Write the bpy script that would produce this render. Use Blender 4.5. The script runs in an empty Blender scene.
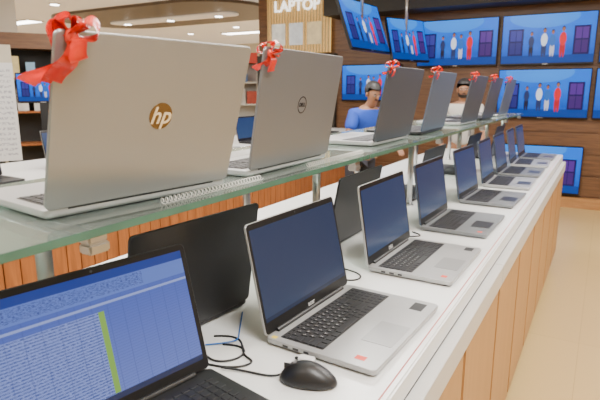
import bpy, bmesh, math, random
from mathutils import Vector, Matrix, Euler
random.seed(4)
R=math.radians
scene=bpy.context.scene
COL=scene.collection

# ---------------------------------------------------------------- materials
class NT:
    def __init__(s,name):
        s.mat=bpy.data.materials.new(name); s.mat.use_nodes=True
        s.t=s.mat.node_tree; s.n=s.t.nodes; s.l=s.t.links
        s.b=s.n['Principled BSDF']; s.out=s.n['Material Output']
    def node(s,t,**k):
        n=s.n.new(t)
        for a,v in k.items(): setattr(n,a,v)
        return n
    def put(s,sock,v):
        if isinstance(v,bpy.types.NodeSocket): s.l.new(v,sock)
        else: sock.default_value=v
    def m(s,op,a,b=0.0,c=None):
        n=s.node('ShaderNodeMath',operation=op)
        s.put(n.inputs[0],a); s.put(n.inputs[1],b)
        if c is not None: s.put(n.inputs[2],c)
        return n.outputs[0]
    def mix(s,f,a,b):
        n=s.node('ShaderNodeMix',data_type='RGBA')
        s.put(n.inputs[0],f); s.put(n.inputs[6],c4(a)); s.put(n.inputs[7],c4(b))
        return n.outputs[2]
    def uv(s):
        tc=s.node('ShaderNodeTexCoord'); sp=s.node('ShaderNodeSeparateXYZ')
        s.l.new(tc.outputs['UV'],sp.inputs[0]); return tc.outputs['UV'],sp.outputs[0],sp.outputs[1]
    def rect(s,u,v,x0,x1,y0,y1):
        a=s.m('MULTIPLY',s.m('GREATER_THAN',u,x0),s.m('LESS_THAN',u,x1))
        b=s.m('MULTIPLY',s.m('GREATER_THAN',v,y0),s.m('LESS_THAN',v,y1))
        return s.m('MULTIPLY',a,b)
    def ell(s,u,v,cx,cy,rx,ry):
        a=s.m('POWER',s.m('DIVIDE',s.m('SUBTRACT',u,cx),rx),2.0); b=s.m('POWER',s.m('DIVIDE',s.m('SUBTRACT',v,cy),ry),2.0)
        return s.m('LESS_THAN',s.m('ADD',a,b),1.0)
def c4(c):
    if isinstance(c,bpy.types.NodeSocket): return c
    return tuple(c)+(1.0,) if len(c)==3 else tuple(c)
def srgb(r,g,b):
    f=lambda x:(x/255/12.92) if x/255<=0.04045 else ((x/255+0.055)/1.055)**2.4
    return (f(r),f(g),f(b))

def mat(name,color,rough=.5,metal=0.,var=.06,scale=30,stretch=(1,1,1),emit=None,es=0,coat=0,bump=0,spec=.5):
    t=NT(name); b=t.b
    tc=t.node('ShaderNodeTexCoord'); mp=t.node('ShaderNodeMapping'); mp.inputs['Scale'].default_value=stretch
    t.l.new(tc.outputs['Object'],mp.inputs[0])
    nz=t.node('ShaderNodeTexNoise'); nz.inputs['Scale'].default_value=scale; nz.inputs['Detail'].default_value=3
    t.l.new(mp.outputs[0],nz.inputs['Vector'])
    lo=tuple(c*(1-var) for c in color); hi=tuple(min(1,c*(1+var)) for c in color)
    t.l.new(t.mix(nz.outputs[0],lo,hi),b.inputs['Base Color'])
    b.inputs['Roughness'].default_value=rough; b.inputs['Metallic'].default_value=metal
    b.inputs['Coat Weight'].default_value=coat; b.inputs['Specular IOR Level'].default_value=spec
    if emit: b.inputs['Emission Color'].default_value=c4(emit); b.inputs['Emission Strength'].default_value=es
    if bump:
        bp=t.node('ShaderNodeBump'); bp.inputs['Strength'].default_value=bump
        t.l.new(nz.outputs[0],bp.inputs['Height']); t.l.new(bp.outputs[0],b.inputs['Normal'])
    return t.mat
def wood(name,c1,c2,axis='z',rough=.4,scale=6):
    st={'z':(8,8,.6),'y':(8,.6,8),'x':(.6,8,8)}[axis]
    t=NT(name); tc=t.node('ShaderNodeTexCoord'); mp=t.node('ShaderNodeMapping'); mp.inputs['Scale'].default_value=st
    t.l.new(tc.outputs['Object'],mp.inputs[0])
    nz=t.node('ShaderNodeTexNoise'); nz.inputs['Scale'].default_value=scale; nz.inputs['Detail'].default_value=6; nz.inputs['Distortion'].default_value=.6
    t.l.new(mp.outputs[0],nz.inputs['Vector'])
    r=t.node('ShaderNodeValToRGB'); r.color_ramp.elements[0].position=.3; r.color_ramp.elements[1].position=.7
    r.color_ramp.elements[0].color=c4(c1); r.color_ramp.elements[1].color=c4(c2)
    t.l.new(nz.outputs[0],r.inputs[0]); t.l.new(r.outputs[0],t.b.inputs['Base Color'])
    t.b.inputs['Roughness'].default_value=rough
    return t.mat

M={}
M['silver']=mat('brushed_silver',(.42,.42,.42),.34,.5,.03,60)
M['lidsilver']=mat('lid_silver',(.29,.288,.283),.33,.5,.03,8)
M['lidgrey']=mat('lid_grey',(.20,.20,.205),.33,.5,.03,8)
M['liddark']=mat('lid_slate',(.062,.070,.085),.38,.25,.04,8,spec=.4)
M['lidmid']=mat('lid_mid_blue_grey',(.085,.11,.155),.38,.25,.04,8,spec=.4)
M['deckmid']=mat('deck_grey',(.20,.21,.22),.40,.4,.04,8)
M['black']=mat('black_plastic',(.012,.012,.013),.38,0,.1,40)
M['blacklid']=mat('black_lid',(.018,.018,.020),.4,0,.1,120,bump=.02)
M['bezel']=mat('black_bezel',(.008,.008,.009),.3,0,.05,spec=.3)
M['key']=mat('key_black',(.014,.014,.016),.45,0,.08)
M['keygrey']=mat('key_grey',(.07,.07,.075),.45,0,.08)
M['legend']=mat('legend_white',(.6,.6,.6),.5,0,.02)
M['rubber']=mat('rubber',(.02,.02,.02),.8)
M['touch']=mat('touchpad_silver',(.33,.33,.33),.3,.5,.02)
M['touchblk']=mat('touchpad_black',(.03,.03,.032),.3,0,.02)
M['chrome']=mat('chrome',(.7,.7,.7),.15,1,.02)
M['steel']=mat('steel',(.50,.50,.50),.28,1,.03)
M['gold']=mat('logo_bronze',(.17,.115,.06),.25,.9,.03)
M['goldlight']=mat('logo_pale',(.80,.72,.58),.25,.6,.02)
M['logodk']=mat('logo_dark',(.05,.05,.055),.25,.8,.02)
M['red']=mat('red_satin',(.85,.045,.015),.25,0,.14,50,coat=.4)
M['redst']=mat('red_sticker',(.75,.06,.03),.4)
M['yel']=mat('yellow_sticker',(.8,.6,.05),.4)
M['white']=mat('white_plastic',(.75,.75,.74),.4,0,.02)
M['counter']=mat('white_laminate',(.76,.76,.75),.22,0,.03,5)
M['rail']=mat('cream_rail',(.60,.59,.57),.35,0,.03,5)
M['redline']=mat('red_label_strip',(.45,.10,.07),.4,0,.2,20)
M['doorwood']=wood('oak_doors',srgb(172,126,80),srgb(182,136,88),'z',scale=2.5)
M['slat']=wood('orange_oak',srgb(126,72,36),srgb(164,100,54),'z')
M['walnut']=wood('walnut',srgb(82,54,36),srgb(114,80,52),'x')
M['oakbase']=wood('oak_base',srgb(150,105,62),srgb(178,130,82),'x')
M['dark']=mat('dark_carcass',(.02,.018,.016),.6)
M['skin']=mat('skin_brown',(.27,.13,.07),.5,0,.06,20)
M['hair']=mat('hair_black',(.012,.010,.010),.5,0,.3,80,bump=.3)
M['blueshirt']=mat('blue_cotton',(.012,.06,.42),.75,0,.12,25,bump=.1)
M['creamshirt']=mat('cream_cotton',(.42,.40,.37),.8,0,.06,25,bump=.1)
M['trouser']=mat('dark_trousers',(.03,.032,.045),.8,0,.1)
M['eye']=mat('eye_white',(.5,.47,.44),.3)
M['lip']=mat('lip',(.22,.09,.07),.5)
M['plaster']=mat('cream_plaster',(.66,.61,.53),.7,0,.04,3)
M['ceil']=mat('ceiling_cream_self_lit',(.76,.72,.65),.6,0,.03,2,emit=(1,.92,.80),es=.32)  # faint warm emission added so the cream ceiling looks brighter; not a lamp
M['glow']=mat('lamp_glow',(1,.95,.85),.5,0,0,1,emit=(1,.97,.92),es=12)
M['coil']=mat('coil_cable_white',(.62,.60,.56),.35,0,.03)
M['whitebox']=mat('rack_white',(.55,.53,.50),.6,0,.04)

t=NT('cream_tiles'); tc=t.node('ShaderNodeTexCoord'); br=t.node('ShaderNodeTexBrick')
br.offset=0; br.inputs['Scale'].default_value=1; br.inputs['Mortar Size'].default_value=.002
br.inputs['Brick Width'].default_value=1.6; br.inputs['Row Height'].default_value=1.6
br.inputs['Color1'].default_value=c4(srgb(200,170,112)); br.inputs['Color2'].default_value=c4(srgb(196,166,108)); br.inputs['Mortar'].default_value=c4(srgb(180,148,94))
t.l.new(tc.outputs['Object'],br.inputs['Vector']); t.l.new(br.outputs[0],t.b.inputs['Base Color']); t.b.inputs['Roughness'].default_value=.3
M['floor']=t.mat
t=NT('green_glass'); fr=t.node('ShaderNodeFresnel'); fr.inputs[0].default_value=1.5
tr=t.node('ShaderNodeBsdfTransparent'); tr.inputs[0].default_value=(.80,.87,.83,1)
gl=t.node('ShaderNodeBsdfGlossy'); gl.inputs['Roughness'].default_value=.04; gl.inputs[0].default_value=(.92,1,.96,1)
df=t.node('ShaderNodeBsdfDiffuse'); df.inputs[0].default_value=(.42,.47,.43,1)
m1=t.node('ShaderNodeMixShader'); t.l.new(t.m('ADD',t.m('MULTIPLY',fr.outputs[0],1.0),.03),m1.inputs[0]); t.l.new(tr.outputs[0],m1.inputs[1]); t.l.new(gl.outputs[0],m1.inputs[2])
m2=t.node('ShaderNodeMixShader'); m2.inputs[0].default_value=.12; t.l.new(m1.outputs[0],m2.inputs[1]); t.l.new(df.outputs[0],m2.inputs[2])
t.l.new(m2.outputs[0],t.out.inputs[0]); M['glass']=t.mat
M['greenedge']=mat('glass_edge_green',(.05,.135,.095),.12,0,.3,6,stretch=(1,2,1),coat=.6)

def tvmat(name,es=1.5):
    t=NT(name); uvv,u,v=t.uv()
    nz=t.node('ShaderNodeTexNoise'); nz.inputs['Scale'].default_value=2.6; t.l.new(uvv,nz.inputs[0])
    g=t.m('ADD',t.m('MULTIPLY',v,.55),t.m('MULTIPLY',nz.outputs[0],.55))
    c=t.mix(g,(.0,.012,.24),(.0,.20,1.0))
    c=t.mix(t.m('MULTIPLY',t.ell(u,v,.45,.95,.38,.22),.35),c,(.05,.40,1.0))
    c=t.mix(t.rect(u,v,0,1,0,.16),c,(.0,.04,.26))
    def person(c,x,y,s,body,legs,hd=(.30,.12,.06)):
        c=t.mix(t.ell(u,v,x-.012*s,y+.12*s,.013*s,.15*s),c,legs); c=t.mix(t.ell(u,v,x+.013*s,y+.12*s,.013*s,.15*s),c,legs)
        c=t.mix(t.ell(u,v,x,y+.30*s,.032*s,.12*s),c,body)
        c=t.mix(t.ell(u,v,x,y+.48*s,.017*s,.045*s),c,(.01,.01,.01))
        return t.mix(t.ell(u,v,x,y+.465*s,.014*s,.038*s),c,hd)
    def unit(c,x0,x1,y0,y1,body,pane):
        c=t.mix(t.rect(u,v,x0,x1,y0,y1),c,body); mx=(x0+x1)/2; h=y1-y0; w_=x1-x0
        c=t.mix(t.rect(u,v,x0+.12*w_,x1-.12*w_,y0+.55*h,y1-.06*h),c,pane)
        c=t.mix(t.rect(u,v,x0+.12*w_,x1-.12*w_,y0+.06*h,y0+.50*h),c,tuple(p*.6 for p in pane))
        return t.mix(t.rect(u,v,mx-.02*w_,mx+.02*w_,y0+.06*h,y1-.06*h),c,body)
    c=unit(c,.07,.24,.16,.72,(.005,.005,.07),(.03,.03,.26))
    c=unit(c,.78,.95,.16,.74,(.01,.005,.07),(.08,.02,.22))
    c=person(c,.33,.16,.95,(.02,.03,.10),(.01,.01,.03)); c=person(c,.47,.15,1.1,(.70,.74,.85),(.02,.03,.10))
    c=person(c,.56,.16,1.0,(.02,.12,.45),(.5,.5,.6)); c=person(c,.67,.14,1.15,(.70,.01,.02),(.45,.01,.02))
    t.l.new(c,t.b.inputs['Emission Color']); t.b.inputs['Emission Strength'].default_value=es
    t.b.inputs['Base Color'].default_value=(.005,.005,.01,1); t.b.inputs['Roughness'].default_value=.25; t.b.inputs['Specular IOR Level'].default_value=.2
    return t.mat
M['tv']=tvmat('tv_picture')
def scrmat(name,c1,c2,es,rough=.2,bar=False):
    t=NT(name); uvv,u,v=t.uv()
    nz=t.node('ShaderNodeTexNoise'); nz.inputs['Scale'].default_value=1.5; t.l.new(uvv,nz.inputs[0])
    g=t.m('ADD',t.m('MULTIPLY',v,.7),t.m('MULTIPLY',nz.outputs[0],.4))
    c=t.mix(g,c1,c2)
    if bar: c=t.mix(t.rect(u,v,0,1,0,.045),c,(.01,.02,.05))
    t.l.new(c,t.b.inputs['Emission Color']); t.b.inputs['Emission Strength'].default_value=es
    t.b.inputs['Base Color'].default_value=(.008,.008,.012,1); t.b.inputs['Roughness'].default_value=rough; t.b.inputs['Specular IOR Level'].default_value=.22
    return t.mat
M['scr_navy']=scrmat('screen_navy',(.022,.040,.088),(.014,.028,.075),1.2,bar=True)
M['scr_blue']=scrmat('screen_blue',(.028,.055,.12),(.016,.036,.10),1.2)
M['scr_small']=scrmat('screen_bright',(.03,.065,.15),(.014,.040,.13),1.2)
t=NT('screen_spreadsheet'); uvv,u,v=t.uv()
c=t.mix(v,(.15,.21,.62),(.05,.10,.50))
mp=t.node('ShaderNodeMapping'); mp.inputs['Scale'].default_value=(70,260,1); t.l.new(uvv,mp.inputs[0])
nz=t.node('ShaderNodeTexNoise'); nz.inputs['Scale'].default_value=1; t.l.new(mp.outputs[0],nz.inputs[0])
row=t.m('LESS_THAN',t.m('FRACT',t.m('MULTIPLY',v,44)),.55)
txt=t.m('MULTIPLY',t.m('MULTIPLY',t.m('GREATER_THAN',nz.outputs[0],.47),row),t.rect(u,v,.0,.52,0,.70))
lc=t.mix(txt,(.24,.32,.75),(.06,.10,.38))
c=t.mix(t.rect(u,v,.0,.52,.0,.70),c,lc)
grid=t.m('MAXIMUM',t.m('LESS_THAN',t.m('FRACT',t.m('MULTIPLY',v,44)),.14),t.m('LESS_THAN',t.m('FRACT',t.m('MULTIPLY',u,13)),.05))
grid=t.m('MULTIPLY',t.m('MULTIPLY',grid,t.m('LESS_THAN',v,.8)),.4)
c=t.mix(grid,c,(.04,.07,.30))
c=t.mix(t.rect(u,v,0,1,.80,.93),c,(.12,.20,.62))
ic=t.m('MULTIPLY',t.m('GREATER_THAN',nz.outputs[0],.55),t.rect(u,v,.02,.75,.82,.92)); c=t.mix(ic,c,(.03,.05,.25))
c=t.mix(t.rect(u,v,0,1,.93,1),c,(.01,.04,.28))
c=t.mix(t.rect(u,v,0,1,.745,.765),c,(.3,.38,.75))
c=t.mix(t.rect(u,v,.49,.52,.05,.70),c,(.24,.46,.07))
c=t.mix(t.rect(u,v,0,1,0,.045),c,(.02,.03,.09))
t.l.new(c,t.b.inputs['Emission Color']); t.b.inputs['Emission Strength'].default_value=1.05
t.b.inputs['Base Color'].default_value=(.008,.008,.012,1); t.b.inputs['Roughness'].default_value=.2; t.b.inputs['Specular IOR Level'].default_value=.25
M['scr_sheet']=t.mat

# ---------------------------------------------------------------- helpers
def obj(name,mesh,mt=None,parent=None,loc=(0,0,0),rot=(0,0,0)):
    o=bpy.data.objects.new(name,mesh); COL.objects.link(o)
    o.location=loc; o.rotation_euler=rot
    if parent: o.parent=parent
    if mt and mesh is not None and hasattr(mesh,'materials') and not mesh.materials: mesh.materials.append(M[mt] if isinstance(mt,str) else mt)
    return o
def tag(o,label,cat,group=None):
    o['label']=label; o['category']=cat
    if group: o['group']=group
    return o
def bm2me(bm,name,smooth=False):
    bmesh.ops.recalc_face_normals(bm,faces=bm.faces)
    me=bpy.data.meshes.new(name); bm.to_mesh(me); bm.free()
    if smooth:
        for p in me.polygons: p.use_smooth=True
    return me
def rr(w,d,r,cx=0,cy=0,n=6):
    r=max(min(r,w/2-1e-4,d/2-1e-4),1e-4); pts=[]
    for (sx,sy,a0) in((1,1,0),(-1,1,90),(-1,-1,180),(1,-1,270)):
        for i in range(n+1):
            a=R(a0+90*i/n); pts.append((cx+sx*(w/2-r)+r*math.cos(a),cy+sy*(d/2-r)+r*math.sin(a)))
    return pts
def add_slab(bm,w,d,r,levels,cx=0,cy=0,n=6,plane='xy'):
    loops=[]
    for ins,z in levels:
        L=[]
        for (x,y) in rr(w-2*ins,d-2*ins,r-ins,cx,cy,n):
            p={'xy':(x,y,z),'xz':(x,z,y),'yz':(z,x,y)}[plane]
            L.append(bm.verts.new(p))
        loops.append(L)
    k=len(loops[0])
    for a,b in zip(loops,loops[1:]):
        for i in range(k): bm.faces.new((a[i],a[(i+1)%k],b[(i+1)%k],b[i]))
    bm.faces.new(loops[0][::-1]); bm.faces.new(loops[-1])
def slab(name,w,d,h,r=.003,b=.001,cx=0,cy=0,z0=0,plane='xy',n=5):
    bm=bmesh.new(); add_slab(bm,w,d,r,[(b,z0),(0,z0+b),(0,z0+h-b),(b,z0+h)],cx,cy,n,plane); return bm2me(bm,name)
def add_box(bm,x0,x1,y0,y1,z0,z1):
    v=[bm.verts.new(p) for p in((x0,y0,z0),(x1,y0,z0),(x1,y1,z0),(x0,y1,z0),(x0,y0,z1),(x1,y0,z1),(x1,y1,z1),(x0,y1,z1))]
    for f in((0,3,2,1),(4,5,6,7),(0,1,5,4),(1,2,6,5),(2,3,7,6),(3,0,4,7)): bm.faces.new([v[i] for i in f])
def box(name,x0,x1,y0,y1,z0,z1,bev=0):
    bm=bmesh.new(); add_box(bm,x0,x1,y0,y1,z0,z1)
    if bev: bmesh.ops.bevel(bm,geom=bm.edges[:],offset=bev,segments=2,affect='EDGES')
    return bm2me(bm,name)
def quad(name,w,h):
    me=bpy.data.meshes.new(name); me.from_pydata([(-w/2,0,0),(w/2,0,0),(w/2,0,h),(-w/2,0,h)],[],[(0,1,2,3)])
    uv=me.uv_layers.new(name='UVMap')
    for i,c in enumerate(((0,0),(1,0),(1,1),(0,1))): uv.data[i].uv=c
    return me
def cyl(name,r,h,n=24,z0=0,r2=None,smooth=True):
    bm=bmesh.new(); bmesh.ops.create_cone(bm,cap_ends=True,segments=n,radius1=r,radius2=r if r2 is None else r2,depth=h)
    bmesh.ops.translate(bm,verts=bm.verts,vec=(0,0,z0+h/2)); me=bm2me(bm,name)
    for p in me.polygons:
        if len(p.vertices)==4: p.use_smooth=True
    return me
def text_mesh(s,size,ext=.0002,align='CENTER',shear=0,res=3,bold=0):
    cu=bpy.data.curves.new('text','FONT'); cu.body=s; cu.size=size; cu.extrude=ext; cu.align_x=align; cu.align_y='CENTER'; cu.shear=shear; cu.resolution_u=res; cu.offset=bold
    o=bpy.data.objects.new('t',cu); COL.objects.link(o)
    dg=bpy.context.evaluated_depsgraph_get(); me=bpy.data.meshes.new_from_object(o.evaluated_get(dg))
    bpy.data.objects.remove(o); return me
def tube(name,pts,rad,mt,parent=None,cyclic=False,bez=True,res=6):
    cu=bpy.data.curves.new(name,'CURVE'); cu.dimensions='3D'; cu.bevel_depth=rad; cu.bevel_resolution=2; cu.resolution_u=res
    sp=cu.splines.new('NURBS' if bez else 'POLY'); sp.points.add(len(pts)-1)
    for p,q in zip(sp.points,pts): p.co=(*q,1)
    if bez: sp.order_u=4; sp.use_endpoint_u=True
    sp.use_cyclic_u=cyclic
    o=bpy.data.objects.new('t',cu); COL.objects.link(o)
    dg=bpy.context.evaluated_depsgraph_get(); me=bpy.data.meshes.new_from_object(o.evaluated_get(dg)); bpy.data.objects.remove(o)
    me.materials.clear()
    for p in me.polygons: p.use_smooth=True
    return obj(name,me,mt,parent)
def struct(o): o['kind']='structure'; return o

# ---------------------------------------------------------------- room
CAMZ=1.43
struct(obj('floor',box('floor',-14,4,-4,14,-.1,0),'floor'))
CZ=2.85
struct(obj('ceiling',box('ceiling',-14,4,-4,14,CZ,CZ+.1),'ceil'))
struct(obj('wall_back',box('wall_back',-4.95,4,7.2,7.4,0,CZ),'walnut'))
struct(obj('wall_side',box('wall_side',-4.95,-4.75,7.4,13.8,0,CZ),'plaster'))
struct(obj('wall_far',box('wall_far',-13.8,-4.75,13.8,14,0,CZ),'plaster'))
struct(obj('wall_left',box('wall_left',-14,-13.8,-4,14,0,CZ),'plaster'))
struct(obj('wall_right',box('wall_right',3.8,4,-4,7.2,0,CZ),'plaster'))
struct(obj('wall_front',box('wall_front',-13.8,3.8,-4,-3.8,0,CZ),'plaster'))
struct(obj('trim_1',box('trim_1',-3.55,3.8,6.75,7.2,2.44,CZ),'dark'))
struct(obj('trim_2',box('trim_2',-3.55,3.8,7.12,7.2,0,.13),'oakbase'))
bm=bmesh.new()
for i in range(9): add_box(bm,-3.5,3.8,7.185,7.2,.15+i*.26,.15+i*.26+.235)
struct(obj('trim_3',bm2me(bm,'trim_3'),'walnut'))
struct(obj('trim_4',box('trim_4',-4.95,-3.55,7.13,7.2,0,1.96),'dark'))
bm=bmesh.new(); add_slab(bm,4.8,2.4,1.0,[(0,0),(0,.05)],-7.6,7.8,8)
struct(obj('trim_5',bm2me(bm,'trim_5'),mat('bronze_recess',(.09,.06,.038),.22),loc=(0,0,CZ-.05)))
bm=bmesh.new(); add_slab(bm,3.2,.45,.22,[(0,0),(0,.02)],-7.6,8.0,8)
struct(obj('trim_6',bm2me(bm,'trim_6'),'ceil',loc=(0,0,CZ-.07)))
struct(obj('trim_7',box('trim_7',-7.6,-7.1,4.0,4.5,0,CZ),'plaster'))

def ceiling_light(x,y,w,h,power,col=(1,.975,.94)):
    e=obj('ceiling_light',None,loc=(x,y,CZ))
    tag(e,'flush rectangular white ceiling light panel','light','ceiling light panels')
    bm=bmesh.new(); add_box(bm,-w/2-.03,w/2+.03,-h/2-.03,h/2+.03,-.03,0); obj('frame',bm2me(bm,'frame'),'white',e)
    obj('diffuser',box('diffuser',-w/2,w/2,-h/2,h/2,-.034,-.03),'glow',e)
    ld=bpy.data.lights.new('lamp','AREA'); ld.shape='RECTANGLE'; ld.size=w; ld.size_y=h; ld.energy=power; ld.color=col
    lo=bpy.data.objects.new('lamp',ld); COL.objects.link(lo); lo.parent=e; lo.location=(0,0,-.04)
for (x,y) in ((.6,.4),(.6,2.6),(.6,4.8),(-1.6,-.2),(-1.6,1.8),(-1.6,3.8),(-4.4,1.2),(-4.4,4.2)):
    ceiling_light(x,y,1.2,.6,57)
for (x,y) in ((-8,4.5),(-8,11),(-11,7),(-6.2,10.5)): ceiling_light(x,y,1.2,.3,75,(1,.93,.82))
for i,(x,y) in enumerate(((-8.8,8),(-7.6,8),(-6.4,8),(-10.4,6),(-10.6,8.2),(-7.5,10),(-9,5.2),(-5.0,6.2),(-11.5,10.2),(-6.8,4.9),(-8.2,5.9),(-9.4,10.6),(-6.1,9.4))):
    e=obj('downlight',None,loc=(x,y,CZ-(.07 if y==8 else 0))); tag(e,'small round recessed ceiling spotlight','light','round ceiling spotlights')
    obj('ring',cyl('ring',.09,.02,20,-.02),'chrome',e); obj('lens',cyl('lens',.07,.006,20,-.026),'glow',e)

# ---------------------------------------------------------------- worktop & cabinets
WT=.91; Y0,Y1=-.2,4.75
wt=obj('worktop',box('worktop',-1.30,-.272,Y0,Y1,WT-.05,WT,.004),'counter'); tag(wt,'long white laminate shop worktop carrying rows of laptops','worktop')
obj('label_strip',box('label_strip',-.2875,-.2850,Y0+.02,Y1-.02,WT-.001,WT+.0010),'redline',wt)
n=5; L=(Y1-Y0)/n
for i in range(n):
    a=Y0+i*L; c=obj('cabinet',None,loc=(-.77,a+L/2,0)); h=L/2
    tag(c,'oak-fronted display cabinet with white top rail under the worktop','cabinet','cabinets under the worktop')
    obj('body',box('body',-.5,.495,-h+.001,h-.001,.09,WT-.05),'dark',c)
    obj('plinth',box('plinth',-.46,.45,-h+.001,h-.001,0,.09),'dark',c)
    obj('top_rail',box('top_rail',.495,.525,-h,h,WT-.125,WT-.055,.002),'rail',c)
    for s in (-1,1):
        obj('door',box('door',0,.022,-h/2+.011,h/2-.011,.10,WT-.137,.003),'doorwood',c,loc=(.4955,s*h/2,0))

# ---------------------------------------------------------------- glass shelf
ST=1.24; SX0,SX1=-1.06,-.60; GT=.012
gs=obj('glass_shelf',None,loc=(0,0,ST-GT)); tag(gs,'long green-edged glass shelf above the worktop carrying laptops','shelf')
sy0,sy1=-.1,4.72
obj('glass_panel',box('glass_panel',SX0+.003,SX1-.003,sy0,sy1,0,GT),'glass',gs)
obj('glass_edge',box('glass_edge',SX1-.0029,SX1,sy0,sy1,0,GT,.0008),'greenedge',gs)
obj('glass_edge',box('glass_edge',SX0,SX0+.0029,sy0,sy1,0,GT,.0008),'greenedge',gs)
PY=[.475,1.38,2.28,3.18,4.0,4.66]
for y in PY:
    for sx in (-.745,-1.01):
        p=obj('shelf_post',None,loc=(sx,y,WT)); tag(p,'brushed steel round post with bracket holding the glass shelf','post','steel shelf posts')
        obj('pole',cyl('pole',.0125,ST-GT-WT-.012,20,.0),'steel',p)
        obj('foot',cyl('foot',.022,.006,24,0),'steel',p)
        bw=.135 if sx>-.8 else .02
        obj('bracket',box('bracket',-.02,bw,-.016,.016,ST-GT-.012-WT,ST-GT-WT,.002),'steel',p)
        if sx>-.8: obj('clamp',box('clamp',.112,.138,-.018,.018,ST-.04-WT,ST-GT-.012-WT,.003),'steel',p)

# ---------------------------------------------------------------- laptops
ROWS=[('f',[1]*19),('n',[1]*13+[2]+[.3]+[1]*4),('n',[1.5]+[1]*12+[1.5]+[.3]+[1]*4),('n',[1.75]+[1]*11+[2.25]+[.3]+[1]*4),('n',[2.25]+[1]*10+[2.75]+[.3]+[1]*4),('n',[1.25,1,1.25,1.25,5.25,1,1,1,1,1]+[.3]+[1]*4)]
LEG=['','`1234567890-=','QWERTYUIOP[]','ASDFGHJKL;\'','ZXCVBNM,./','']
cache={}
def glyph(ch,size):
    k=('g',ch,size)
    if k not in cache: cache[k]=text_mesh(ch,size,0,res=1)
    return cache[k]
def keyboard_mesh(kw,kh):
    k=('kb',kw,kh)
    if k in cache: return cache[k]
    bm=bmesh.new(); lg=bmesh.new(); rowh=kh/5.65; y=kh/2
    for ri,(typ,ws) in enumerate(ROWS):
        h=rowh*(.65 if typ=='f' else 1); tot=sum(ws); x=-kw/2; sc=kw/tot
        for wi,wd in enumerate(ws):
            wpx=wd*sc
            if wd!=.3:
                add_slab(bm,wpx-.0028,h-.0028,.0012,[(0,0),(0,.0009),(.0005,.0014)],x+wpx/2,y-h/2,1)
                st=1 if ri>1 else 0
                if LEG[ri] and st<=wi<st+len(LEG[ri]):
                    gm=glyph(LEG[ri][wi-st],.0075)
                    vs=[lg.verts.new((v.co.x+x+wpx/2-.002,v.co.y+y-h/2+.001,.00155)) for v in gm.vertices]
                    for p in gm.polygons:
                        try: lg.faces.new([vs[i] for i in p.vertices])
                        except Exception: pass
            x+=wpx
        y-=h
    cache[k]=(bm2me(bm,'keyboard'),bm2me(lg,'key_legends')); return cache[k]

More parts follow.
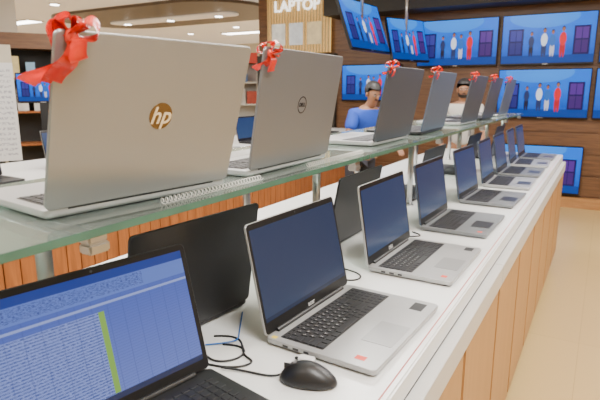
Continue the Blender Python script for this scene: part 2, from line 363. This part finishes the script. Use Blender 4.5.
def laptop(loc,rotz,w=.36,d=.245,lid_h=.238,tilt=14,base='silver',lid='silver',key='key',scr='scr_navy',bezel='bezel',
           label='',group=None,logo=None,detail=2,stickers=(),brand=None,touch='touch',bz=(.008,.014,.026)):
    e=obj('laptop',None,loc=loc,rot=(0,0,R(rotz))); tag(e,label,'laptop',group)
    def c(k,f):
        if k not in cache: cache[k]=f()
        return cache[k]
    bh=.0165
    obj('base',c(('base',w,d,base),lambda:(lambda bm:(add_slab(bm,w,d,.012,[(.006,.002),(.001,.006),(0,.009),(0,bh-.0012),(.001,bh)],0,-d/2),bm2me(bm,'base'))[1])(bmesh.new())),base,e)
    obj('underside',c(('feet',w,d),lambda:slab('underside',w-.04,d-.03,.003,.01,.0005,0,-d/2)),'rubber',e)
    kw=w-.04; kh=.098
    kb,lg=keyboard_mesh(round(kw,3),kh)
    km=c(('kbm',kw,key),lambda:kb.copy())
    obj('keyboard_well',c(('well',kw,key,base),lambda:slab('well',kw+.005,kh+.005,.0006,.003,.0002)),'black' if key=='key' else base,e,loc=(0,-.028-kh/2,bh))
    k=obj('keyboard',km,key,e,loc=(0,-.028-kh/2,bh+.0006))
    if detail>1:
        obj('key_legends',c(('lg',kw),lambda:lg.copy()),'legend',k)
        for sx in(-1,1):
            for yy,l in((-.05,.013),(-.075,.014),(-.10,.012)):
                obj('port',c(('port',l),lambda:box('port',-.0003,.0004,-l/2,l/2,.0075,.0125)),'black',e,loc=(sx*w/2,yy,0))
    obj('touchpad',c(('tp',touch,w),lambda:slab('touchpad',.105,.068,.0006,.004,.0002)),touch,e,loc=(-.03,-d+.045,bh))
    def hb():
        bm=bmesh.new(); bmesh.ops.create_cone(bm,cap_ends=True,segments=16,radius1=.006,radius2=.006,depth=w*.8)
        bmesh.ops.rotate(bm,verts=bm.verts,matrix=Matrix.Rotation(R(90),3,'Y')); return bm2me(bm,'hinge')
    obj('hinge',c(('hinge',w),hb),'black',e,loc=(0,-.004,bh+.001))
    def lm():
        bm=bmesh.new(); add_slab(bm,w,lid_h,.010,[(.001,-.0),(0,.001),(0,.0045),(.0015,.0062)],0,lid_h/2,6,'xz'); return bm2me(bm,'lid')
    l=obj('lid',c(('lid',w,lid_h,lid),lm),lid,e,loc=(0,-.003,bh+.001),rot=(R(-tilt),0,0))
    obj('bezel',c(('bz',w,lid_h,bezel),lambda:slab('bezel',w-.003,lid_h-.003,.0006,.009,.0001,0,lid_h/2,-.0006,'xz')),bezel,l)
    sw=w-2*bz[0]; sh=lid_h-bz[1]-bz[2]
    obj('screen',c(('scr',w,lid_h,scr),lambda:quad('screen',sw,sh)),scr,l,loc=(0,-.0008,bz[2]))
    obj('webcam',c('cam',lambda:cyl('webcam',.0022,.0006,12)),'liddark',l,loc=(0,-.0006,lid_h-.007),rot=(R(90),0,0))
    if brand:
        obj('brand_lettering',text_mesh(brand,.016,.0001,bold=.0003),'legend',l,loc=(0,-.0009,.0125),rot=(R(90),0,0))
    if logo=='hp':
        obj('logo_disc',cyl('logo_disc',.0225,.0006,48),'gold',l,loc=(0,.0062,lid_h*.53),rot=(R(-90),0,0))
        obj('logo_letters',text_mesh('hp',.040,.0003,shear=.28,bold=.0006),'goldlight',l,loc=(0.001,.0072,lid_h*.53),rot=(R(90),0,R(180)))
    if logo=='dell':
        bm=bmesh.new()
        ns=40; vs=[]
        for i in range(ns):
            a=2*math.pi*i/ns
            vs.append([bm.verts.new((r*math.cos(a),y,r*math.sin(a))) for r,y in((.0185,0),(.0185,.0006),(.0205,.0006),(.0205,0))])
        for i in range(ns):
            A,B=vs[i],vs[(i+1)%ns]
            for j in range(4): bm.faces.new((A[j],A[(j+1)%4],B[(j+1)%4],B[j]))
        obj('logo_ring',bm2me(bm,'logo_ring'),'logodk',l,loc=(0,.0061,lid_h*.53))
        obj('logo_letters',text_mesh('DELL',.0125,.0003,bold=.0004),'logodk',l,loc=(0,.0067,lid_h*.53),rot=(R(90),0,R(180)))
    for (nm,mt_,x,y,a,bb) in stickers:
        obj(nm,slab(nm,a,bb,.0003,.001,.0001),mt_,e,loc=(x,y,bh))
    return e

HF='open laptops facing the aisle on the worktop'
laptop((-.624,.500,WT),79,.36,.245,.236,16,'black','blacklid','key','scr_sheet',label='black laptop with blue spreadsheet on screen beside a mouse',group=HF,touch='touchblk',bz=(.011,.012,.020))
STK=[('red_sticker','redst',-.150,-.205,.016,.022),('spec_sticker','black',.140,-.212,.045,.030),('yellow_sticker','yel',-.170,-.016,.010,.012)]
laptop((-.557,1.009,WT),87.3,.362,.25,.238,12.5,label='silver laptop with black keyboard and navy screen beside the mouse',group=HF,stickers=STK,brand='acer')
laptop((-.553,1.525,WT),89,.36,.245,.236,9,label='silver laptop with dark blue screen on the white worktop',group=HF,stickers=[('red_sticker','redst',-.145,-.215,.016,.016),('spec_sticker','black',.145,-.212,.036,.026)],scr='scr_blue',brand='DELL')
laptop((-.56,2.05,WT),89,.36,.24,.232,9,base='deckmid',lid='lidmid',key='key',touch='touchblk',label='dark grey laptop with blue screen on the white worktop',group=HF,scr='scr_blue',detail=1,stickers=[('red_sticker','redst',-.145,-.21,.016,.016)])
for i,y in enumerate((2.61,3.1,3.56,4.02,4.46)):
    laptop((-.55,y,WT),90+(-2,1,0,2,0)[i],.36,.24,.232,10,base='silver' if i%2 else 'deckmid',lid='lidmid',label='silver open laptop with blue-lit screen on the worktop' if i%2 else 'dark grey open laptop with blue-lit screen on the worktop',group=HF,scr='scr_small',detail=1,touch='touchblk')
HB='laptops facing the far side of the worktop'
for i,(y,x,rz,ld,lh,tl) in enumerate(((.80,-.735,-95,'blacklid',.25,9),(1.63,-.745,-90,'blacklid',.236,11),(2.53,-.745,-90,'liddark',.236,11),(3.43,-.745,-90,'blacklid',.236,11),(4.33,-.745,-90,'liddark',.236,11))):
    laptop((x,y,WT),rz,.36,.24,lh,tl,base='black',lid=ld,label='black laptop seen from behind under the glass shelf' if ld=='blacklid' else 'slate laptop seen from behind under the glass shelf',group=HB,detail=1,touch='touchblk',scr='scr_small')
HS='laptops facing away on the glass shelf'
laptop((-.672,.634,ST),-97.5,.368,.25,.262,17,lid='lidsilver',logo='hp',label='silver laptop with bronze round logo on the glass shelf',group=HS,detail=1,scr='scr_small')
laptop((-.668,1.110,ST),-89,.385,.25,.265,10,lid='lidgrey',base='silver',logo='dell',label='grey laptop with ring logo on the glass shelf',group=HS,detail=1,scr='scr_small')
shelfY=[(1.84,'liddark'),(2.36,'lidmid'),(3.08,'liddark'),(3.62,'liddark'),(4.2,'lidmid')]
for i,(y,ld) in enumerate(shelfY):
    laptop((-.675,y,ST),-90+(0,1,-1,0,0)[i],.38,.25,.255,11,base='black' if i%2 else 'silver',lid=ld,label='slate grey laptop seen from behind on the glass shelf' if ld=='liddark' else 'blue-grey laptop seen from behind on the glass shelf',group=HS,detail=1,scr='scr_small')

# ---------------------------------------------------------------- bows
def ribbon(path,widths,wdir,name):
    bm=bmesh.new(); prev=None
    for p,w in zip(path,widths):
        p=Vector(p); wd=Vector(wdir).normalized()
        a=bm.verts.new(p-wd*w/2); c=bm.verts.new(p); b=bm.verts.new(p+wd*w/2)
        if prev: bm.faces.new((prev[0],a,c,prev[1])); bm.faces.new((prev[1],c,b,prev[2]))
        prev=(a,c,b)
    bmesh.ops.solidify(bm,geom=bm.faces[:],thickness=.0005)
    return bm2me(bm,name,True)
def bow(loc,s,rotz,loops,tails,label):
    e=obj('gift_bow',None,loc=loc,rot=(0,0,R(rotz))); tag(e,label,'bow','red bows on laptop lids')
    bm=bmesh.new(); bmesh.ops.create_uvsphere(bm,u_segments=16,v_segments=10,radius=.010*s)
    bmesh.ops.scale(bm,verts=bm.verts,vec=(1,.8,1.15))
    for v in bm.verts: v.co*=1+.10*math.sin(v.co.z/s*900)
    obj('knot',bm2me(bm,'knot',True),'red',e)
    for (ang,L,W,yaw) in loops:
        path=[];ws=[]
        for i in range(25):
            t=i/24; path.append((L*s*(math.sin(math.pi*t))**.8,.004*s*math.sin(5*t),W*s*math.sin(2*math.pi*t)*.5)); ws.append(s*(.009+.019*math.sin(math.pi*t)))
        obj('loop',ribbon(path,ws,(0,1,.15),'loop'),'red',e,rot=Euler((R(yaw),R(-ang),0)))
    for (ang,L,crv) in tails:
        path=[];ws=[]
        for i in range(15):
            t=i/14; path.append((L*s*t,-.012*s*math.sin(3*t),crv*s*math.sin(4.5*t))); ws.append(s*(.009+.018*min(1,t*2)))
        obj('tail',ribbon(path,ws,(0,.75,.6),'tail'),'red',e,rot=(0,R(-ang),0))
    return e
VR=30
bow((-.613,.462,1.498),1.02,VR,[(20,.036,.022,25),(55,.026,.020,-30),(125,.028,.026,20),(170,.030,.022,35),(95,.024,.02,40)],[(232,.085,.016),(250,.066,.010),(300,.03,.008)],'large glossy red ribbon bow tied on the silver laptop lid')
bow((-.618,.935,1.504),.80,VR,[(40,.038,.024,25),(150,.034,.026,-30),(95,.030,.024,30),(5,.028,.02,-20)],[(235,.055,.010),(285,.045,.008)],'glossy red ribbon bow tied on the grey laptop lid')
for i,(y,_) in enumerate(shelfY):
    bow((-.624,y-.172,1.502),.70,VR,[(40,.040,.026,25),(150,.034,.026,-30),(95,.03,.024,30)],[(225,.05,.010),(290,.04,.008)],'small red ribbon bow tied on a dark laptop lid')

# ---------------------------------------------------------------- cables, mouse
def coil(x,ya,yb,r,turns,label,dx=0):
    pts=[]; N=turns*10
    for i in range(N+1):
        t=i/N; a=2*math.pi*turns*t
        pts.append((x+dx*t+r*math.cos(a),ya+(yb-ya)*t,ST+.0012+r+r*math.sin(a)))
    o=tube('coiled_cable',pts,.0009,'coil',bez=False,res=2); tag(o,label,'cable','coiled security cables on the glass shelf')
coil(-.630,.62,.91,.0055,30,'thin white coiled security cable lying on the glass shelf',.004)
coil(-.630,1.12,1.46,.0055,34,'thin white coiled security cable lying on the glass shelf')
o=tube('power_cable',[(-.93,.33,ST+.003),(-.85,.36,ST+.003),(-.80,.30,ST+.003),(-.74,.34,ST+.003),(-.76,.40,ST+.003),(-.80,.41,ST+.004)],.0028,'black'); tag(o,'black power cable curled on the glass shelf','cable')
z=WT+.0026
cabs=[[(-.70,.72,z),(-.66,.74,z),(-.62,.71,z),(-.585,.73,z),(-.57,.77,z),(-.60,.80,z),(-.64,.78,z)],
      [(-.58,.70,z+.004),(-.54,.72,z),(-.50,.72,z),(-.47,.735,z),(-.462,.738,z+.012)],
      [(-.68,.80,z),(-.64,.83,z),(-.60,.80,z),(-.575,.76,z),(-.54,.76,z),(-.55,.72,z),(-.60,.70,z),(-.66,.70,z)],
      [(-.66,1.22,z),(-.62,1.26,z),(-.58,1.24,z),(-.54,1.27,z),(-.56,1.32,z),(-.62,1.33,z)],
      [(-.66,1.78,z),(-.60,1.74,z),(-.56,1.77,z),(-.52,1.80,z),(-.58,1.83,z)]]
for c_ in cabs:
    o=tube('power_cable',c_,.0022,'black'); tag(o,'thin black cable curling on the white worktop','cable','black cables on the worktop')
o=tube('data_cable',[(-.70,.93,z),(-.655,.86,z),(-.63,.82,z),(-.615,.80,z+.003),(-.67,.76,z)],.0016,mat('blue_cable',(.03,.15,.5),.4)); tag(o,'thin blue cable on the white worktop','cable')
e=obj('plug_adapter',None,loc=(-.455,.807,WT),rot=(0,0,R(8))); tag(e,'small white plug adapter beside the silver laptop','adapter')
obj('body',slab('body',.032,.018,.012,.004,.002),'white',e); obj('cable_boot',box('cable_boot',-.024,-.015,-.003,.003,.003,.008,.001),'black',e)
ms=obj('computer_mouse',None,loc=(-.418,.748,WT),rot=(0,0,R(14))); tag(ms,'black wired optical mouse lying on the white worktop','mouse')
bm=bmesh.new(); bmesh.ops.create_uvsphere(bm,u_segments=32,v_segments=20,radius=1)
for v in bm.verts:
    x,y,zz=v.co
    v.co=(x*.054,y*(.030+.003*x*x-.002*x),((zz*.036*(1-.28*(x+.15)**2)) if zz>0 else zz*.004)+.004)
obj('body',bm2me(bm,'body',True),'black',ms)
bm=bmesh.new(); bmesh.ops.create_cone(bm,cap_ends=True,segments=20,radius1=.009,radius2=.009,depth=.006); bmesh.ops.rotate(bm,verts=bm.verts,matrix=Matrix.Rotation(R(90),3,'X'))
obj('scroll_wheel',bm2me(bm,'scroll_wheel',True),'keygrey',ms,loc=(-.027,0,.027))
obj('button_seam',box('button_seam',-.046,-.012,-.0006,.0006,.020,.0325),'dark',ms)
# ---------------------------------------------------------------- TVs
def tv(loc,rot,label,w=1.04,h=.60,wall=True,group='televisions on the back wall'):
    e=obj('television',None,loc=loc,rot=rot); tag(e,label,'television',group)
    obj('housing',slab('housing',w,h,.035,.008,.003,0,0,0,'xz'),'bezel',e)
    obj('screen',quad('screen',w-.024,h-.036),'tv',e,loc=(0,-.001,-h/2+.022))
    obj('brand_badge',box('brand_badge',-.03,.03,-.002,0,-h/2+.006,-h/2+.014),'steel',e)
    if wall: obj('wall_mount',box('wall_mount',-.15,.15,.035,.065,-.12,.12),'steel',e)
    return e
for (x,zr) in ((-1.79,.60),(-.71,.60),(-.71,-.045),(-.71,-.97),(.37,.6),(.37,-.045)):
    tv((x,7.12,CAMZ+zr),(0,0,0),'flat television with bright blue picture mounted on walnut wall')
def hang(x,y,zr,yaw,tilt,w,h):
    e=tv((x,y,CAMZ+zr),(R(tilt),0,R(yaw)),'flat television with blue picture hung from the ceiling at an angle',w,h,wall=False,group='televisions hung from the ceiling')
    p=obj('ceiling_pole',cyl('ceiling_pole',.02,1,16),'steel',e)
    mw=Matrix.Translation((x,y,CAMZ+zr))@Euler((R(tilt),0,R(yaw))).to_matrix().to_4x4()
    p.matrix_local=mw.inverted()@(Matrix.Translation((x-.05*math.sin(R(yaw)),y+.05*math.cos(R(yaw)),CAMZ+zr))@Matrix.Diagonal((1,1,CZ-CAMZ-zr,1)))
hang(-2.57,5.95,.74,86,-20,1.0,.62)
hang(-2.30,6.72,.63,64,-16,.66,.56)
tv((-2.98,7.12,CAMZ+.10),(0,0,0),'flat television with blue picture mounted low on the wall',.9,.52)
sg=obj('sign_panel',None,loc=(-4.17,7.13,0)); tag(sg,'golden slatted sign panel with white LAPTOP lettering','sign')
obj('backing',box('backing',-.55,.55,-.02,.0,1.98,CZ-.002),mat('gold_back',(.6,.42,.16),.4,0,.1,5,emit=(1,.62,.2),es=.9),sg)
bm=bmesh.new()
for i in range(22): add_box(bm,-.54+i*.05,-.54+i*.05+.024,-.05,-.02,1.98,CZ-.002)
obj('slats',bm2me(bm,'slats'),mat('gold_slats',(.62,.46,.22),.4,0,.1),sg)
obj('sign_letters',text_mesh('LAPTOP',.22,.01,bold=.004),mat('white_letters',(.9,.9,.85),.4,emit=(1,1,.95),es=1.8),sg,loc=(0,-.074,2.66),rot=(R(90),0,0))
for i,(x,cc) in enumerate(((-.33,(.6,.62,.6)),(-.02,(.55,.6,.7)),(.3,(.6,.5,.3)))):
    obj('product_picture',box('product_picture',x-.12,x+.12,-.058,-.05,2.1,2.42),mat('print_%d'%i,cc,.5,0,.6,9,emit=cc,es=.4),sg)

# ---------------------------------------------------------------- opposite counter + background
oc=obj('display_counter',None,loc=(0,0,0)); tag(oc,'long orange oak slatted display counter across the aisle','counter')
obj('body',box('body',-3.5,-2.62,-.5,6.2,0,.90),'dark',oc)
bm=bmesh.new(); y=-.5
while y<6.15: add_box(bm,-2.62,-2.595,y,y+.085,.02,.90); y+=.092
obj('slatted_front',bm2me(bm,'slatted_front'),'slat',oc)
obj('top',box('top',-3.52,-2.57,-.52,6.22,.90,.94,.004),'rail',oc)
for i,y in enumerate((1.5,2.15,2.8,3.45,4.1,4.75,5.4)):
    laptop((-2.95,y,.94),90+(i%3-1)*3,.36,.24,.232,12,base='silver' if i%2 else 'black',lid='lidgrey',scr='scr_small',label='open laptop on the slatted counter across the aisle',group='laptops on the counter across the aisle',detail=1,touch='touchblk')
def rack(x,y,rotz,w=1.3,h=2.1,bk='dark'):
    e=obj('display_rack',None,loc=(x,y,0),rot=(0,0,R(rotz))); tag(e,'tall shop rack with open shelves of boxed goods','rack','shop display racks')
    obj('back',box('back',-w/2,w/2,.35,.38,0,h),bk,e)
    for s in(-1,1): obj('side_panel',box('side_panel',s*w/2-.02,s*w/2+.02,0,.38,0,h),bk,e)
    obj('header',box('header',-w/2,w/2,-.01,.35,h-.18,h),'walnut' if bk=='dark' else 'redst',e)
    for z_ in(.3,.75,1.15,1.55): obj('shelf',box('shelf',-w/2+.02,w/2-.02,.01,.35,z_,z_+.025),'slat' if bk=='dark' else 'white',e)
def boxes(x,y,rotz,w=1.3,zs=(1.175,1.575)):
    cols=[(.62,.62,.60),(.6,.58,.55),(.1,.2,.45),(.5,.08,.05),(.55,.45,.2),(.2,.35,.5),(.65,.63,.6)]
    mw=Matrix.Translation((x,y,0))@Matrix.Rotation(R(rotz),4,'Z')
    for z_ in zs:
        xx=-w/2+.06
        while xx<w/2-.2:
            bw=random.uniform(.1,.2); hh=random.uniform(.15,.28); c_=random.choice(cols)
            key=('pb',c_)
            if key not in cache: cache[key]=mat('carton_%d'%len(cache),c_,.5,0,.35,12)
            me=box('carton',-bw/2,bw/2,-.08,.08,0,hh,.003); p=mw@Vector((xx+bw/2,.15,z_))
            o=obj('product_box',me,cache[key],loc=p,rot=(0,0,R(rotz))); tag(o,'printed cardboard product box on a rack shelf','box','product boxes on the racks')
            xx+=bw+random.uniform(.02,.08)
for (x,y,rz,bk) in ((-6.3,3.7,58,'dark'),(-6.2,7.8,35,'whitebox')):
    rack(x,y,rz,bk=bk); boxes(x,y,rz)
b=obj('banner_stand',None,loc=(-4.80,2.80,0),rot=(0,0,R(60))); tag(b,'narrow white printed banner on a steel stand','banner')
obj('base',slab('base',.4,.25,.02,.02,.004),'steel',b); obj('pole',cyl('pole',.012,1.9,12,.02),'steel',b,loc=(0,.02,0))
t=NT('banner_print'); uvv,u,v=t.uv()
mp=t.node('ShaderNodeMapping'); mp.inputs['Scale'].default_value=(14,60,1); t.l.new(uvv,mp.inputs[0]); nz=t.node('ShaderNodeTexNoise'); nz.inputs['Scale'].default_value=1; t.l.new(mp.outputs[0],nz.inputs[0])
msk=t.m('MULTIPLY',t.m('MULTIPLY',t.m('GREATER_THAN',nz.outputs[0],.5),t.m('LESS_THAN',t.m('FRACT',t.m('MULTIPLY',v,22)),.5)),t.rect(u,v,.1,.9,.05,.8))
cc=t.mix(t.m('MULTIPLY',msk,.7),(.62,.62,.62),(.22,.22,.28)); cc=t.mix(t.rect(u,v,0,1,.85,1),cc,(.5,.45,.35)); t.l.new(cc,t.b.inputs['Base Color'])
obj('banner_sheet',quad('banner_sheet',.26,1.05),t.mat,b,loc=(0,0,.78))
tv((-5.35,3.60,1.45),(0,0,R(58)),'small television on a stand in front of the dark rack',.5,.32,wall=False,group='small televisions')
s_=obj('television_stand',None,loc=(-5.35,3.60,0),rot=(0,0,R(58))); tag(s_,'black pedestal stand under the small television','stand')
obj('base',slab('base',.4,.3,.02,.03,.004),'black',s_); obj('column',box('column',-.04,.04,.0,.035,.02,1.29),'black',s_)

# ---------------------------------------------------------------- people
def skin_mesh(name,V,E,Rd,root=0,subs=2):
    me=bpy.data.meshes.new(name); me.from_pydata(V,E,[]); o=bpy.data.objects.new(name,me); COL.objects.link(o)
    md=o.modifiers.new('s','SKIN'); md.use_smooth_shade=True
    if not me.skin_vertices:
        bpy.context.view_layer.objects.active=o; o.select_set(True); bpy.ops.mesh.customdata_skin_add()
    for i,r in enumerate(Rd):
        sv=me.skin_vertices[0].data[i]; sv.radius=r if isinstance(r,tuple) else (r,r); sv.use_root=(i==root)
    sb=o.modifiers.new('b','SUBSURF'); sb.levels=subs; sb.render_levels=subs
    dg=bpy.context.evaluated_depsgraph_get(); m2=bpy.data.meshes.new_from_object(o.evaluated_get(dg)); m2.name=name
    bpy.data.objects.remove(o)
    for p in m2.polygons: p.use_smooth=True
    m2.materials.clear()
    return m2
def person(loc,rotz,s,lean,headdown,shirt,label,beard=False,arms=((.30,-.12,1.12),(.24,-.36,1.05))):
    e=obj('person',None,loc=loc,rot=(0,0,R(rotz))); e.scale=(s,s,s); tag(e,label,'person')
    def L(z): return -lean*max(0,(z-.95)/.55)**1.2
    dz=lean*.25
    V=[];E=[];Rd=[]
    def v(p,r,par=None):
        V.append(p); Rd.append(r); i=len(V)-1
        if par is not None: E.append((par,i))
        return i
    pel=v((0,0,.95),(.135,.10)); wa=v((0,L(1.08),1.08),(.13,.095),pel); ch=v((0,L(1.28)-.005,1.28-dz*.5),(.145,.105),wa); up=v((0,L(1.40),1.40-dz),(.10,.08),ch)
    nb=v((0,L(1.46),1.465-dz),(.052,.055),up)
    hy=L(1.5)-.01-headdown*.02; jw=v((0,hy-.022,1.530-dz),(.050,.060),nb); hm=v((0,hy-.020,1.585-dz),(.070,.086),jw); cr=v((0,hy-.005,1.635-dz),(.062,.078),hm)
    for sx in(-1,1):
        sh=v((sx*.165,L(1.39),1.385-dz),.062,up); el=v((sx*arms[0][0]*.85,arms[0][1]+L(1.15)*.6,arms[0][2]),.043,sh); wr=v((sx*arms[1][0]*.8,arms[1][1]+L(1.15)*.5,arms[1][2]-.03),.027,el)
        a=Vector(V[el]);b=Vector(V[wr]);d=(b-a).normalized(); pm=b+d*.05; pi=v(tuple(pm),(.034,.018),wr)
        side=d.cross(Vector((0,0,1))).normalized(); dn=Vector((0,0,-1))
        for k,fl in enumerate((.030,.036,.034,.026)):
            st=pm+side*sx*(.024-.016*k)+d*.03; f1=v(tuple(st),.010,pi); f2=v(tuple(st+d*fl+dn*.006),.009,f1); v(tuple(st+d*(fl*1.5)+dn*.026),.008,f2)
        t1=v(tuple(b+side*sx*.03+d*.03),.011,pi); v(tuple(b+side*sx*.048+d*.06),.009,t1)
        hp_=v((sx*.09,0,.86),.085,pel); kn=v((sx*.10,-.015,.50),.056,hp_); an=v((sx*.10,.01,.09),.038,kn); v((sx*.11,-.13,.035),.033,an)
    obj('body',skin_mesh('body',V,E,Rd),'skin',e)
    V2=[V[0],V[1],V[2],V[3],(0,L(1.44),1.435-dz)]; E2=[(0,1),(1,2),(2,3),(3,4)]; R2=[(.150,.118),(.148,.113),(.160,.122),(.112,.094),(.07,.07)]
    for sx in(-1,1):
        sh=(sx*.165,L(1.39),1.385-dz); el=Vector((sx*arms[0][0]*.85,arms[0][1]+L(1.15)*.6,arms[0][2])); md=tuple(Vector(sh).lerp(el,.75))
        V2+=[sh,md]; k=len(V2); E2+=[(3,k-2),(k-2,k-1)]; R2+=[.078,.066]
    obj('shirt',skin_mesh('shirt',V2,E2,R2),shirt,e)
    V3=[(0,0,.97)]; E3=[]; R3=[(.148,.115)]
    for sx in(-1,1):
        k=len(V3); V3+=[(sx*.09,0,.86),(sx*.10,-.012,.50),(sx*.10,.01,.12)]; E3+=[(0,k),(k,k+1),(k+1,k+2)]; R3+=[.098,.072,.062]
    obj('trousers',skin_mesh('trousers',V3,E3,R3),'trouser',e)
    for sx in(-1,1):
        obj('shoe',skin_mesh('shoe',[(sx*.10,.035,.045),(sx*.105,-.06,.045),(sx*.11,-.15,.04)],[(0,1),(1,2)],[(.047,.045),(.046,.045),(.042,.04)]),'black',e)
    hc=Vector((0,hy-.016,1.595-dz)); hr=Matrix.Rotation(R(headdown*22),3,'X')
    def ball(n,mt_,off,sc,par=e,cut=None):
        bm=bmesh.new(); bmesh.ops.create_uvsphere(bm,u_segments=24,v_segments=16,radius=1); bmesh.ops.scale(bm,verts=bm.verts,vec=sc)
        if cut: bmesh.ops.delete(bm,geom=[q for q in bm.verts if cut(q.co)],context='VERTS')
        bmesh.ops.translate(bm,verts=bm.verts,vec=off); bmesh.ops.rotate(bm,verts=bm.verts,matrix=hr)
        bmesh.ops.translate(bm,verts=bm.verts,vec=hc); return obj(n,bm2me(bm,n,True),mt_,par)
    V_=Vector
    ball('hair','hair',V_((0,.016,.030)),(.080,.098,.094),cut=lambda c_:(c_.y<-.045 and c_.z<.030) or c_.z<-.075 or (c_.y<.0 and c_.z<-.02))
    for sx in(-1,1):
        ball('ear','skin',V_((sx*.068,.006,-.008)),(.010,.018,.028))
        ey=ball('eye','eye',V_((sx*.027,-.073,.002)),(.011,.008,.0050)); ball('iris','hair',V_((sx*.027,-.079,.002)),(.0050,.003,.0045),ey)
        ball('eyebrow','hair',V_((sx*.028,-.075,.018)),(.018,.008,.0035))
    ball('nose','skin',V_((0,-.084,-.014)),(.010,.013,.021)); ball('mouth','lip',V_((0,-.076,-.046)),(.021,.008,.005))
    ball('moustache','hair',V_((0,-.079,-.037)),(.023,.008,.004))
    if beard: ball('beard','hair',V_((0,-.022,-.050)),(.061,.066,.044),cut=lambda c_:c_.z>.018 or c_.y>.03 or (c_.y<-.05 and c_.z>.0))
person((-2.00,4.58,0),58,.90,.16,1.0,'blueshirt','person in blue polo shirt leaning and looking down')
person((-1.24,5.35,0),12,.90,.0,.2,'creamshirt','bearded person in a cream shirt standing behind the laptops',beard=True)

# ---------------------------------------------------------------- world, camera
w=bpy.data.worlds.new('World'); scene.world=w; w.use_nodes=True
w.node_tree.nodes['Background'].inputs[0].default_value=(.9,.93,1,1); w.node_tree.nodes['Background'].inputs[1].default_value=.4
cam=bpy.data.cameras.new('Camera'); co=bpy.data.objects.new('Camera',cam); COL.objects.link(co); scene.camera=co
cam.sensor_width=36; cam.lens=31.2; cam.clip_start=.02
th=math.atan(110/520); ps=R(30.2)
F=Vector((-math.sin(ps)*math.cos(th),math.cos(ps)*math.cos(th),-math.sin(th)))
co.location=(0,0,CAMZ); co.rotation_euler=F.to_track_quat('-Z','Y').to_euler()
cam.dof.use_dof=True; cam.dof.focus_distance=1.35; cam.dof.aperture_fstop=8
